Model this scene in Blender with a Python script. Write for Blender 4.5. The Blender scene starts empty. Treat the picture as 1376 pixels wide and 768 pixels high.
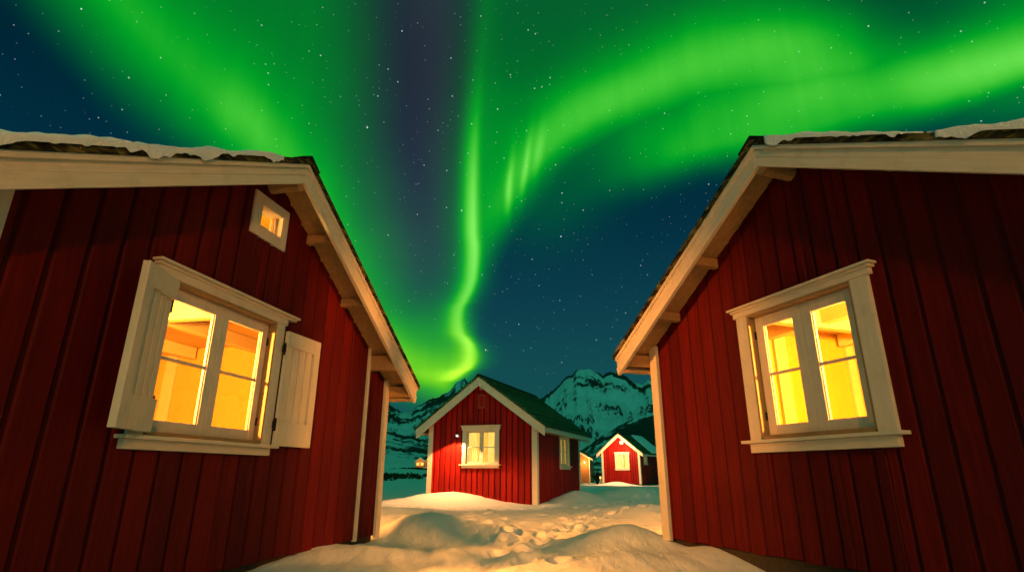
import bpy, bmesh, math, random
import numpy as np
from mathutils import Vector, Matrix
R = math.radians
random.seed(7)
scn = bpy.context.scene
COL = scn.collection

# ------------------------------------------------------------------ camera
cam_d = bpy.data.cameras.new("camera")
cam_d.sensor_fit = 'HORIZONTAL'; cam_d.sensor_width = 36.0
cam_d.lens = 36.0 * 758.9 / 1376.0
cam_d.clip_start = 0.05; cam_d.clip_end = 9000
cam = bpy.data.objects.new("camera", cam_d); COL.objects.link(cam)
cam.matrix_world = (Matrix.Translation((0, 0, 0.9)) @ Matrix.Rotation(R(90) + 0.3197, 4, 'X')
                    @ Matrix.Rotation(0.003, 4, 'Z'))
scn.camera = cam
scn.view_settings.view_transform = 'Standard'
scn.view_settings.look = 'None'
scn.view_settings.exposure = 0.0
scn.view_settings.gamma = 1.0
scn.view_settings.use_curve_mapping = False
scn.cycles.use_denoising = True
scn.cycles.max_bounces = 10
scn.cycles.diffuse_bounces = 6
scn.cycles.transparent_max_bounces = 16
scn.cycles.sample_clamp_indirect = 6.0
scn.cycles.caustics_reflective = False
scn.cycles.caustics_refractive = False

# light levels
WINDOW_W = 2050.0            # lamp behind each near window
WARM = (1.0, 0.32, 0.05)
SIDE_LAMP_W = 1700.0          # lamps on the far side walls of the near cabins
FILL_LAMP_W = 2500.0           # fill lamp added out of view behind the viewer
WALL_LAMP_W = 400.0         # down light on the middle cabin
FAR_LAMP_W = 760.0          # round lamp on the far cabin
HUT_LAMP_W = 130.0

# ------------------------------------------------------------------ night sky with aurora
world = bpy.data.worlds.new("World"); scn.world = world
world.use_nodes = True
wt = world.node_tree; wt.nodes.clear()
WN, WL = wt.nodes, wt.links

class X:
    """a value in a node tree, with arithmetic"""
    tree = None
    def __init__(s, sock): s.s = sock
    def __add__(a, b): return mth('ADD', a, b)
    __radd__ = __add__
    def __sub__(a, b): return mth('SUBTRACT', a, b)
    def __rsub__(a, b): return mth('SUBTRACT', b, a)
    def __mul__(a, b): return mth('MULTIPLY', a, b)
    __rmul__ = __mul__
    def __truediv__(a, b): return mth('DIVIDE', a, b)
def mth(op, a, b=None, c=None, clamp=False):
    n = X.tree.nodes.new('ShaderNodeMath'); n.operation = op; n.use_clamp = clamp
    for i, v in enumerate((a, b, c)):
        if v is None: continue
        if isinstance(v, X): X.tree.links.new(v.s, n.inputs[i])
        else: n.inputs[i].default_value = float(v)
    return X(n.outputs[0])
def smooth(v, lo, hi, o0=0.0, o1=1.0):
    n = X.tree.nodes.new('ShaderNodeMapRange'); n.interpolation_type = 'SMOOTHSTEP'
    X.tree.links.new(v.s, n.inputs[0])
    n.inputs[1].default_value = lo; n.inputs[2].default_value = hi
    n.inputs[3].default_value = o0; n.inputs[4].default_value = o1
    return X(n.outputs[0])
def curve(v, pts):
    """smooth curve through (x, y) points"""
    xs = [p[0] for p in pts]; ys = [p[1] for p in pts]
    x0, x1 = xs[0], xs[-1]; y0, y1 = min(ys), max(ys)
    if y1 - y0 < 1e-6: y1 = y0 + 1
    t = mth('MULTIPLY_ADD', v, 1.0 / (x1 - x0), -x0 / (x1 - x0), clamp=True)
    n = X.tree.nodes.new('ShaderNodeFloatCurve')
    cu = n.mapping.curves[0]
    P = [((x - x0) / (x1 - x0), (y - y0) / (y1 - y0)) for x, y in pts]
    cu.points[0].location = P[0]; cu.points[1].location = P[-1]
    for p in P[1:-1]: cu.points.new(*p)
    n.mapping.update()
    X.tree.links.new(t.s, n.inputs['Value'])
    return mth('MULTIPLY_ADD', X(n.outputs[0]), y1 - y0, y0)
def gauss(d, w):
    t = d * (1.0 / w) if not isinstance(w, X) else d / w
    return mth('EXPONENT', (t * t) * -1.0)
def agauss(d, wneg, wpos):
    inv = lambda w: mth('DIVIDE', 1.0, w)
    t = mth('MAXIMUM', d, 0.0) * inv(wpos) + mth('MINIMUM', d, 0.0) * inv(wneg)
    return mth('EXPONENT', (t * t) * -1.0)

X.tree = wt
tc = WN.new('ShaderNodeTexCoord')
nrm = WN.new('ShaderNodeVectorMath'); nrm.operation = 'NORMALIZE'
WL.new(tc.outputs['Generated'], nrm.inputs[0])
sep = WN.new('ShaderNodeSeparateXYZ'); WL.new(nrm.outputs[0], sep.inputs[0])
dx, dy, dz = (X(sep.outputs[i]) for i in range(3))
DEG = 180 / math.pi
az = mth('ARCTAN2', dx, dy) * DEG          # degrees east of north
el = mth('ARCSINE', dz) * DEG              # degrees above the horizon
# slow wobble so no band is mathematically clean
nz = WN.new('ShaderNodeTexNoise'); nz.inputs['Scale'].default_value = 5.0; nz.inputs['Detail'].default_value = 3.0
WL.new(nrm.outputs[0], nz.inputs['Vector'])
wob = X(nz.outputs[0]) - 0.5
# fine vertical rays: noise over azimuth only (slightly tilted with height)
comb = WN.new('ShaderNodeCombineXYZ')
WL.new((az * 0.55 + el * 0.02).s, comb.inputs[0]); WL.new((el * 0.025).s, comb.inputs[1])
nr = WN.new('ShaderNodeTexNoise'); nr.inputs['Scale'].default_value = 1.0; nr.inputs['Detail'].default_value = 4.0
WL.new(comb.outputs[0], nr.inputs['Vector'])
rays = X(nr.outputs[0]) - 0.5
e2 = el + wob * 2.2
a2 = az + wob * 1.6

# A: broad curtain on the west
edge = curve(a2, [(-75, 48), (-62, 42.5), (-46, 34.8), (-39.7, 31.0), (-33.2, 28.1), (-27.9, 26.1), (-20, 20), (-14, 9), (-8, 6)])
dA = e2 - edge
fr_c = curve(e2, [(8, -6.5), (13, -8.3), (17, -10.6), (24, -13.2), (30, -15.4), (38, -17.0), (46, -18.5)])
fr = smooth(a2 - fr_c, -7.5, 5.0, 1.0, 0.0)
ampA = curve(e2, [(8, .52), (12, .56), (17, .50), (24, .44), (30, .40), (36, .37), (46, .30)])
IA = smooth(dA, -3.4, 5.2) * fr * ampA * smooth(dA, 5.0, 15.0, 1.0, 0.74)
IA = IA + gauss(dA - 4.6, 4.0) * curve(a2, [(-60, .08), (-42, .11), (-34, .10), (-29, .20), (-25, .15), (-18, .04), (-12, 0)])
# E: bright lower border of the curtain
ecE = curve(az, [(-18, 11.2), (-13, 9.9), (-9.5, 9.5), (-6.5, 9.6), (-4.6, 10.4), (-3.0, 11.6)])
IE = agauss(el - ecE, 1.15, 3.3) * smooth(az, -18.5, -11.0) * smooth(az, -4.6, -3.2, 1.0, 0.0) * 0.30
# S: folded ribbon in the middle
aS = curve(el, [(8.5, -6.6), (9.6, -5.2), (10.4, -4.1), (11.2, -3.85), (11.8, -4.0), (12.9, -4.8), (14.0, -5.5), (15.1, -5.6), (16.7, -5.1),
                (18.2, -4.45), (19.7, -4.15), (21.6, -4.1), (23.8, -4.35), (27.5, -4.5), (31.9, -4.5), (36.1, -4.3), (45.1, -3.6)])
dS = az - aS
amS = curve(el, [(8.6, .10), (9.8, .34), (11, .34), (13, .38), (16, .44), (19, .46), (23, .44), (27.5, .40), (31.9, .30), (36, .15), (40, .05), (46, .02)])
IS = agauss(dS, 1.25, 0.70) * amS + agauss(dS, 3.6, 1.7) * curve(el, [(9, .30), (13, .28), (18, .26), (24, .21), (31, .16), (38, .11), (46, .07)])
# right-hand half: fill above the arc, the arc, the lower lobe, three rays
e1 = curve(a2, [(-6, 21), (-2, 24.5), (.1, 27.6), (2.3, 30.6), (4.5, 32.5), (8, 34.4), (14.2, 36.2), (18.5, 37.0), (23.4, 37.3), (30.1, 36.7), (36.5, 34.5), (41.7, 31.4), (47.5, 28.7), (62, 22)])
d1 = e2 - e1
I1 = agauss(d1, smooth(az, 6.0, 32.0, 2.2, 5.5), 4.2) * curve(az, [(-4, 0), (0, .16), (4, .26), (9, .32), (14, .36), (23, .40), (30, .40), (36, .28), (42, .10), (62, .05)])
fill = smooth(d1, -6.0, 2.5) * smooth(az, -7.0, -1.5) * curve(e2, [(22, .30), (30, .35), (36, .28), (40, .19), (46, .15)]) * smooth(az, 44, 70, 1.0, 0.6)
ec2 = curve(a2, [(6, 29.0), (11.1, 29.8), (14.5, 30.6), (17.7, 30.8), (25.3, 30.5), (32.3, 30.2), (38.4, 29.8), (43.9, 29.6), (47.6, 29.3), (62, 27)])
d2 = e2 - ec2
I2 = agauss(d2, smooth(az, 10.0, 24.0, 2.8, 2.0), curve(az, [(10, 3.4), (18, 3.6), (24, 5.6), (32, 5.2), (38, 3.4), (46, 3.0), (60, 3.0)])) * curve(az, [(4.0, 0), (8.5, .10), (12, .22), (16, .38), (20, .48), (25, .50), (32, .48), (38, .48), (44, .45), (50, .40), (62, .3)])
fill = fill * (1.0 - gauss(az - 41.0, 8.0) * smooth(e2, 31.0, 36) * 0.62)
r1 = gauss(az - curve(el, [(22, -.5), (27.6, -.4), (31.2, 0.), (36, .4)]), 0.42) * agauss(el - 28.0, 2.6, 3.6) * 0.24
r2 = gauss(az - curve(el, [(22, .4), (26.1, .9), (30.5, 1.6), (36, 2.6)]), 0.40) * agauss(el - 30.0, 3.0, 3.4) * 0.20
r3 = gauss(az - curve(el, [(22, 1.6), (28, 2.4), (33, 3.3), (38, 4.2)]), 0.55) * agauss(el - 31.5, 2.8, 2.6) * 0.14
spill = agauss(el - 27.0, 4.5, 4.0) * gauss(az - 3.5, 5.5) * 0.10 + gauss(el - 33.5, 3.2) * gauss(az - 14.0, 7.0) * 0.06 + gauss(el - 33.2, 2.4) * gauss(az - 32.0, 6.5) * 0.15
I = IA + IE + IS + mth('MAXIMUM', I1 + fill, I2 + fill * smooth(d2, -3.0, 1.5)) + r1 + r2 + r3 + spill
I = I * (1.0 + rays * 0.13)
front = smooth(mth('ABSOLUTE', az), 62.0, 85.0, 1.0, 0.0) * smooth(el, 50.0, 62.0, 1.0, 0.0) * smooth(el, 4.5, 8.5)
I = I * front
# colours
base = WN.new('ShaderNodeValToRGB'); cr = base.color_ramp; cr.interpolation = 'B_SPLINE'
stops = [(0.0, (.000, .085, .080)), (.09, (.000, .078, .083)), (.17, (.000, .050, .075)), (.28, (.000, .023, .046)),
         (.40, (.000, .015, .027)), (.50, (.002, .017, .027)), (.62, (.004, .060, .050)), (1.0, (.006, .09, .07))]
cr.elements[0].position = 0; cr.elements[0].color = (*stops[0][1], 1)
cr.elements[1].position = 1; cr.elements[1].color = (*stops[-1][1], 1)
for p, c in stops[1:-1]:
    q = cr.elements.new(p); q.color = (*c, 1)
WL.new((el * (1 / 90.0)).s, base.inputs[0])
sb = WN.new('ShaderNodeSeparateColor'); WL.new(base.outputs[0], sb.inputs[0])
bR, bG, bB = (X(sb.outputs[i]) for i in range(3))
# the half of the sky behind: a broad calm glow
back = smooth(mth('ABSOLUTE', az), 105.0, 150.0) * smooth(el, 42.0, 70.0, 1.0, 0.15)
bG = bG + back * 0.42; bB = bB + back * 0.24; bR = bR + back * 0.034 + smooth(el, 4.0, 30.0, .007, .0)
# purple-grey gap between the curtains
pur = agauss(az + 9.4, 7.6, 3.6) * smooth(el, 11.0, 24.0) * smooth(el, 50.0, 60.0, 1.0, 0.0)
keep = mth('SUBTRACT', 1.0, I * 1.6, clamp=True)
hot = mth('MAXIMUM', I - 0.40, 0.0); hot = hot * hot
I2c = I * I
low = smooth(el, 8.0, 19.0, 1.0, 0.0)
cR = bR * keep + hot * 1.3 + low * I2c * 0.16 + pur * 0.018
cG = bG * keep + I * 0.50 + I2c * 0.72 + pur * 0.010
cB = bB * keep + I * 0.022 + hot * 0.55 * (1.0 - low * 0.9) + pur * 0.016
# stars
def stars(scale, keep_frac, rad, gain):
    v = WN.new('ShaderNodeTexVoronoi'); v.inputs['Scale'].default_value = scale; v.feature = 'F1'
    WL.new(nrm.outputs[0], v.inputs['Vector'])
    s3 = WN.new('ShaderNodeSeparateColor'); WL.new(v.outputs['Color'], s3.inputs[0])
    pick = smooth(X(s3.outputs[0]), 1 - keep_frac, 1.0, 0.15, 1.0) * mth('GREATER_THAN', X(s3.outputs[0]), 1 - keep_frac)
    disc = smooth(X(v.outputs['Distance']), rad * 0.35, rad, 1.0, 0.0)
    return disc * pick * gain
st = (stars(46.0, .34, .072, 1.1) + stars(80.0, .50, .11, .55) + stars(120.0, .5, .13, .22)) * smooth(el, 6.0, 14.0) * smooth(I, 0.15, 0.85, 1.0, 0.35)
cR = mth('MAXIMUM', cR, 0.0) + st * 0.85; cG = cG + st * 0.9; cB = mth('MAXIMUM', cB, 0.0) + st
cc = WN.new('ShaderNodeCombineColor')
WL.new(cR.s, cc.inputs[0]); WL.new(cG.s, cc.inputs[1]); WL.new(cB.s, cc.inputs[2])
bg = WN.new('ShaderNodeBackground'); bg.inputs['Strength'].default_value = 1.0
WL.new(cc.outputs[0], bg.inputs['Color'])
wo = WN.new('ShaderNodeOutputWorld'); WL.new(bg.outputs[0], wo.inputs[0])

# ------------------------------------------------------------------ numpy noise
_rng = np.random.RandomState(11)
_perm = np.concatenate([_rng.permutation(256)] * 2)
_g2 = np.stack([np.cos(np.linspace(0, 2 * np.pi, 256, endpoint=False)), np.sin(np.linspace(0, 2 * np.pi, 256, endpoint=False))], 1)
def perlin(x, y):
    xi = np.floor(x).astype(int); yi = np.floor(y).astype(int)
    xf = x - xi; yf = y - yi
    u = xf * xf * xf * (xf * (xf * 6 - 15) + 10); v = yf * yf * yf * (yf * (yf * 6 - 15) + 10)
    def g(ix, iy, fx, fy):
        h = _perm[(_perm[ix & 255] + iy) & 255]
        return _g2[h, 0] * fx + _g2[h, 1] * fy
    n00 = g(xi, yi, xf, yf); n10 = g(xi + 1, yi, xf - 1, yf)
    n01 = g(xi, yi + 1, xf, yf - 1); n11 = g(xi + 1, yi + 1, xf - 1, yf - 1)
    return (n00 * (1 - u) + n10 * u) * (1 - v) + (n01 * (1 - u) + n11 * u) * v
def fbm(x, y, o=4, gain=.5):
    s = 0; a = 1; t = 0
    for i in range(o):
        s = s + a * perlin(x + 17.3 * i, y - 9.1 * i); t += a; a *= gain; x = x * 2.03; y = y * 2.03
    return s / t * 1.5
def ridged(x, y, o=5):
    s = 0; a = 1; t = 0
    for i in range(o):
        s = s + a * (1 - np.abs(perlin(x + 31.7 * i, y + 5.3 * i)) * 2.0); t += a; a *= .5; x = x * 2.1; y = y * 2.1
    return s / t

# ------------------------------------------------------------------ materials
def new_mat(name):
    m = bpy.data.materials.new(name); m.use_nodes = True
    t = m.node_tree
    return m, t, t.nodes, t.links, t.nodes['Principled BSDF']
def setin(b, rough=None, spec=None, base=None):
    if rough is not None: b.inputs['Roughness'].default_value = rough
    if spec is not None: b.inputs['Specular IOR Level'].default_value = spec
    if base is not None: b.inputs['Base Color'].default_value = (*base, 1)
def ramp(N, pts, interp='LINEAR'):
    r = N.new('ShaderNodeValToRGB'); r.color_ramp.interpolation = interp
    r.color_ramp.elements[0].position = pts[0][0]; r.color_ramp.elements[0].color = (*pts[0][1], 1)
    r.color_ramp.elements[1].position = pts[-1][0]; r.color_ramp.elements[1].color = (*pts[-1][1], 1)
    for p, c in pts[1:-1]:
        e = r.color_ramp.elements.new(p); e.color = (*c, 1)
    return r
def noise(N, L, vec, scale, detail=4, rough=.55):
    n = N.new('ShaderNodeTexNoise'); n.inputs['Scale'].default_value = scale
    n.inputs['Detail'].default_value = detail; n.inputs['Roughness'].default_value = rough
    if vec is not None: L.new(vec, n.inputs['Vector'])
    return n
def mapping(N, L, scale, src='Object'):
    t = N.new('ShaderNodeTexCoord'); m = N.new('ShaderNodeMapping'); m.inputs['Scale'].default_value = scale
    L.new(t.outputs[src], m.inputs[0]); return m.outputs[0]
def mixc(N, L, fac, a, b, mode='MIX'):
    m = N.new('ShaderNodeMix'); m.data_type = 'RGBA'; m.blend_type = mode
    for i, v in ((0, fac), (6, a), (7, b)):
        if hasattr(v, 'is_output'): L.new(v, m.inputs[i])
        else: m.inputs[i].default_value = v if i == 0 else (*v, 1)
    return m.outputs[2]
def bump(N, L, b, h, strength, dist):
    n = N.new('ShaderNodeBump'); n.inputs['Strength'].default_value = strength; n.inputs['Distance'].default_value = dist
    L.new(h, n.inputs['Height']); L.new(n.outputs[0], b.inputs['Normal'])

def painted_boards(name, c0, c1, grain=(9, 9, .5), rough=.55):
    m, t, N, L, b = new_mat(name)
    geo = N.new('ShaderNodeNewGeometry')
    v = mapping(N, L, grain)
    n1 = noise(N, L, v, 4.0, 6, .65); n2 = noise(N, L, mapping(N, L, (1, 1, .35)), 1.6, 3)
    r = ramp(N, [(.30, c0), (.72, c1)]); L.new(n1.outputs[0], r.inputs[0])
    isl = N.new('ShaderNodeMapRange'); L.new(geo.outputs['Random Per Island'], isl.inputs[0])
    isl.inputs[3].default_value = .66; isl.inputs[4].default_value = 1.16
    hs = N.new('ShaderNodeHueSaturation'); L.new(r.outputs[0], hs.inputs['Color']); L.new(isl.outputs[0], hs.inputs['Value'])
    wear = N.new('ShaderNodeMapRange'); L.new(n2.outputs[0], wear.inputs[0])
    wear.inputs[1].default_value = .35; wear.inputs[2].default_value = .75; wear.inputs[3].default_value = .0; wear.inputs[4].default_value = .55
    col = mixc(N, L, wear.outputs[0], hs.outputs[0], tuple(x * .62 for x in c0))
    L.new(col, b.inputs['Base Color'])
    setin(b, rough, .12)
    bump(N, L, b, n1.outputs[0], .35, .004)
    return m
M = {}
M['red'] = painted_boards('red_boards', (.074, .0019, .0014), (.146, .0046, .0026), rough=.62)
M['lamplit_red'] = painted_boards('lamplit_red_boards', (.25, .0060, .0035), (.34, .0095, .0052), rough=.6)  # lamplight put into the colour: lighter copy of the red for the farther cabins
M['red_groove'] = painted_boards('red_groove', (.040, .0016, .0012), (.060, .0026, .0016), rough=.8)
def painted_wood(name, c, dirt, grain, rough=.45, streak=.35):
    m, t, N, L, b = new_mat(name)
    n1 = noise(N, L, mapping(N, L, grain), 6.0, 6, .6); n2 = noise(N, L, mapping(N, L, (2, 2, 2)), 2.2, 5, .6)
    geo = N.new('ShaderNodeNewGeometry')
    r = ramp(N, [(.25, tuple(a * (1 - streak) + d * streak for a, d in zip(c, dirt))), (.62, c)]); L.new(n1.outputs[0], r.inputs[0])
    w = N.new('ShaderNodeMapRange'); L.new(n2.outputs[0], w.inputs[0])
    w.inputs[1].default_value = .52; w.inputs[2].default_value = .80; w.inputs[3].default_value = 0; w.inputs[4].default_value = .55
    col = mixc(N, L, w.outputs[0], r.outputs[0], dirt)
    L.new(col, b.inputs['Base Color']); setin(b, rough, .35)
    bump(N, L, b, n1.outputs[0], .25, .003)
    return m
WHITE = (.76, .66, .52)
M['white_v'] = painted_wood('cream_paint_upright', WHITE, (.52, .45, .35), (8, 8, .6))
M['white_h'] = painted_wood('cream_paint_level', WHITE, (.50, .42, .31), (.6, 8, 8))
M['white_far'] = painted_wood('cream_paint_plain', (.74, .64, .50), (.55, .45, .33), (3, 3, 3))
def sloped_white(name, ang):
    m = painted_wood(name, WHITE, (.46, .37, .25), (.5, 8, 8))
    for n in m.node_tree.nodes:
        if n.type == 'MAPPING' and n.inputs['Scale'].default_value[0] < 1:
            # turn the grain first, then stretch it
            r = m.node_tree.nodes.new('ShaderNodeMapping'); r.inputs['Rotation'].default_value = (0, R(ang), 0)
            src = n.inputs[0].links[0].from_socket
            m.node_tree.links.new(src, r.inputs[0]); m.node_tree.links.new(r.outputs[0], n.inputs[0])
    return m
M['white_up'] = sloped_white('cream_paint_rising', 29); M['white_down'] = sloped_white('cream_paint_falling', -29)
M['pine'] = painted_wood('raw_pine', (.50, .30, .13), (.22, .11, .04), (.8, 5, 7), .6, .6)
M['jamb'] = painted_wood('stained_jamb', (.36, .24, .11), (.24, .14, .05), (7, 7, .6), .5, .4)
M['lining'] = painted_wood('brown_room_panelling', (.55, .42, .042), (.46, .32, .028), (7, 7, .5), .5, .5)
M['ceil'] = painted_wood('brown_ceiling_boards', (.50, .37, .038), (.42, .29, .026), (.5, 7, 7), .5, .5)
M['beam'] = painted_wood('pale_beam', (.62, .58, .24), (.55, .46, .15), (.8, 4, 4), .5, .3)
def simple(name, c, rough=.6, spec=.3, metal=0):
    m, t, N, L, b = new_mat(name); setin(b, rough, spec, c); b.inputs['Metallic'].default_value = metal
    n1 = noise(N, L, mapping(N, L, (6, 6, 6)), 5, 4)
    r = ramp(N, [(.3, tuple(x * .7 for x in c)), (.7, tuple(min(1, x * 1.15) for x in c))]); L.new(n1.outputs[0], r.inputs[0])
    L.new(r.outputs[0], b.inputs['Base Color']); return m
M['stone'] = simple('dark_foundation_stone', (.045, .038, .024), .9)
M['iron'] = simple('dark_iron', (.03, .022, .016), .5, .5, .7)
M['tar'] = simple('black_ridge_felt', (.008, .008, .007), .8)
M['lampbox'] = simple('pale_metal', (.62, .60, .58), .4)
M['orange_wood'] = painted_wood('oiled_larch', (.44, .17, .045), (.25, .08, .02), (5, 5, .5), .6, .5)
M['louvre'] = simple('weathered_red_brown', (.26, .085, .035), .7)

def m_roof():
    m, t, N, L, b = new_mat('green_mossy_roofing')
    v = mapping(N, L, (1, 1, 1))
    n1 = noise(N, L, v, 5.0, 6, .65); n2 = noise(N, L, v, 38.0, 3)
    r = ramp(N, [(.34, (.016, .045, .018)), (.52, (.026, .100, .040)), (.70, (.060, .125, .050))]); L.new(n1.outputs[0], r.inputs[0])
    geo = N.new('ShaderNodeNewGeometry')
    hs = N.new('ShaderNodeHueSaturation'); L.new(r.outputs[0], hs.inputs['Color'])
    mr = N.new('ShaderNodeMapRange'); L.new(geo.outputs['Random Per Island'], mr.inputs[0]); mr.inputs[3].default_value = .7; mr.inputs[4].default_value = 1.25
    L.new(mr.outputs[0], hs.inputs['Value'])
    L.new(hs.outputs[0], b.inputs['Base Color']); setin(b, .9, .15)
    bump(N, L, b, n2.outputs[0], .8, .02); return m
M['roof'] = m_roof()
def m_turf():
    m, t, N, L, b = new_mat('mossy_roof_edge')
    v = mapping(N, L, (1.4, 1.4, 5))
    n1 = noise(N, L, v, 3.2, 5, .6); n2 = noise(N, L, v, 22.0, 4)
    r = ramp(N, [(.40, (.020, .016, .008)), (.50, (.06, .05, .018)), (.60, (.22, .18, .055)), (.72, (.30, .25, .12))]); L.new(n1.outputs[0], r.inputs[0])
    L.new(r.outputs[0], b.inputs['Base Color']); setin(b, .95, .1)
    bump(N, L, b, n2.outputs[0], 1.0, .03); return m
M['turf'] = m_turf()
def m_snow(name, ca=(.80, .81, .82), cb=(.87, .88, .89), scale=3.0):
    m, t, N, L, b = new_mat(name)
    v = mapping(N, L, (1, 1, 1))
    n1 = noise(N, L, v, scale, 6, .6); n2 = noise(N, L, v, 55.0, 4, .7); n3 = noise(N, L, mapping(N, L, (1, .35, 1)), 7.0, 5, .6)
    r = ramp(N, [(.3, ca), (.7, cb)]); L.new(n1.outputs[0], r.inputs[0]); L.new(r.outputs[0], b.inputs['Base Color'])
    setin(b, .65, .25)
    b.inputs['Subsurface Weight'].default_value = 0.0
    a = N.new('ShaderNodeMath'); a.operation = 'MULTIPLY_ADD'; L.new(n3.outputs[0], a.inputs[0]); a.inputs[1].default_value = 2.5; L.new(n2.outputs[0], a.inputs[2])
    bump(N, L, b, a.outputs[0], .55, .02); return m
M['snow'] = m_snow('snow')
M['roof_snow'] = m_snow('roof_snow', (.78, .79, .80), (.86, .87, .88))
def m_mountain():
    m, t, N, L, b = new_mat('snow_and_rock')
    at = N.new('ShaderNodeAttribute'); at.attribute_name = 'rock'
    v = mapping(N, L, (1, 1, 1))
    n1 = noise(N, L, v, .040, 8, .75); n2 = noise(N, L, v, .22, 6, .75)
    s = N.new('ShaderNodeMath'); s.operation = 'MULTIPLY_ADD'; L.new(n1.outputs[0], s.inputs[0]); s.inputs[1].default_value = .62; L.new(at.outputs['Fac'], s.inputs[2])
    s2 = N.new('ShaderNodeMath'); s2.operation = 'MULTIPLY_ADD'; L.new(n2.outputs[0], s2.inputs[0]); s2.inputs[1].default_value = .50; L.new(s.outputs[0], s2.inputs[2])
    mr = N.new('ShaderNodeMapRange'); L.new(s2.outputs[0], mr.inputs[0]); mr.inputs[1].default_value = .985; mr.inputs[2].default_value = 1.06
    rk = ramp(N, [(.3, (.018, .020, .020)), (.7, (.06, .06, .055))]); L.new(n2.outputs[0], rk.inputs[0])
    col = mixc(N, L, mr.outputs[0], (.80, .82, .84), rk.outputs[0])
    L.new(col, b.inputs['Base Color']); setin(b, .85, .1)
    bump(N, L, b, n2.outputs[0], .6, 2.0); return m
M['mountain'] = m_mountain()
def m_glass():
    m, t, N, L, b = new_mat('window_glass'); N.remove(b)
    tr = N.new('ShaderNodeBsdfTransparent'); tr.inputs[0].default_value = (.96, .97, .96, 1)
    gl = N.new('ShaderNodeBsdfGlossy'); gl.inputs['Roughness'].default_value = .02
    lw = N.new('ShaderNodeLayerWeight'); lw.inputs['Blend'].default_value = .5
    pw = N.new('ShaderNodeMath'); pw.operation = 'POWER'; L.new(lw.outputs['Facing'], pw.inputs[0]); pw.inputs[1].default_value = 5.0
    fr_ = N.new('ShaderNodeMath'); fr_.operation = 'MULTIPLY_ADD'; L.new(pw.outputs[0], fr_.inputs[0]); fr_.inputs[1].default_value = .5; fr_.inputs[2].default_value = .03
    n1 = noise(N, L, mapping(N, L, (1, 1, 1)), 2.5, 2); bp = N.new('ShaderNodeBump'); bp.inputs['Strength'].default_value = .08; bp.inputs['Distance'].default_value = .02
    L.new(n1.outputs[0], bp.inputs['Height']); L.new(bp.outputs[0], gl.inputs['Normal'])
    mx = N.new('ShaderNodeMixShader'); L.new(fr_.outputs[0], mx.inputs[0]); L.new(tr.outputs[0], mx.inputs[1]); L.new(gl.outputs[0], mx.inputs[2])
    L.new(mx.outputs[0], N['Material Output'].inputs[0]); return m
M['glass'] = m_glass()
def m_lit(name, c0, c1, strength, scale=(9, 9, .8)):
    """a lit curtain seen through a window"""
    m, t, N, L, b = new_mat(name)
    n1 = noise(N, L, mapping(N, L, scale), 2.2, 4, .6)
    r = ramp(N, [(.35, c0), (.65, c1)]); L.new(n1.outputs[0], r.inputs[0])
    setin(b, .9, .1, (.5, .4, .25)); L.new(r.outputs[0], b.inputs['Emission Color']); b.inputs['Emission Strength'].default_value = strength
    return m
M['curtain'] = m_lit('lit_curtain', (.95, .48, .04), (1.0, .74, .20), 1.0)
M['lit_room'] = m_lit('lit_room', (.80, .34, .02), (1.0, .62, .10), 1.0, (3, 3, 2))
M['bulb'] = m_lit('lamp_lens', (1, .9, .8), (1, .95, .9), 1.3)
M['round_bulb'] = m_lit('round_lamp_lens', (.85, .62, .42), (.95, .80, .62), 1.0)

# ------------------------------------------------------------------ mesh helpers
class MB:
    def __init__(s): s.v = []; s.f = []; s.m = []
    def hexa(s, p, mat=0):
        i = len(s.v); s.v += [tuple(q) for q in p]
        for q in ((0, 3, 2, 1), (4, 5, 6, 7), (0, 1, 5, 4), (1, 2, 6, 5), (2, 3, 7, 6), (3, 0, 4, 7)):
            s.f.append(tuple(i + k for k in q)); s.m.append(mat)
    def box(s, x0, x1, y0, y1, z0, z1, mat=0, P=None):
        p = [(x0, y0, z0), (x1, y0, z0), (x1, y1, z0), (x0, y1, z0), (x0, y0, z1), (x1, y0, z1), (x1, y1, z1), (x0, y1, z1)]
        if P: p = [P(*q) for q in p]
        s.hexa(p, mat)
    def prism(s, A, B, mat=0):
        """two matching outlines joined"""
        i = len(s.v); n = len(A); s.v += [tuple(q) for q in A] + [tuple(q) for q in B]
        s.f.append(tuple(i + k for k in range(n))[::-1]); s.m.append(mat)
        s.f.append(tuple(i + n + k for k in range(n))); s.m.append(mat)
        for k in range(n):
            s.f.append((i + k, i + (k + 1) % n, i + n + (k + 1) % n, i + n + k)); s.m.append(mat)
    def build(s, name, mats, parent=None, bevel=0.0, smooth=False):
        me = bpy.data.meshes.new(name); me.from_pydata(s.v, [], s.f)
        for m in (mats if isinstance(mats, (list, tuple)) else [mats]): me.materials.append(m)
        me.polygons.foreach_set('material_index', s.m)
        bm = bmesh.new(); bm.from_mesh(me); bmesh.ops.recalc_face_normals(bm, faces=bm.faces); bm.to_mesh(me); bm.free()
        if smooth: me.polygons.foreach_set('use_smooth', [True] * len(me.polygons))
        o = bpy.data.objects.new(name, me); COL.objects.link(o)
        if parent: o.parent = parent
        if bevel:
            b = o.modifiers.new('edge', 'BEVEL'); b.width = bevel; b.segments = 2; b.limit_method = 'ANGLE'
        return o
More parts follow.
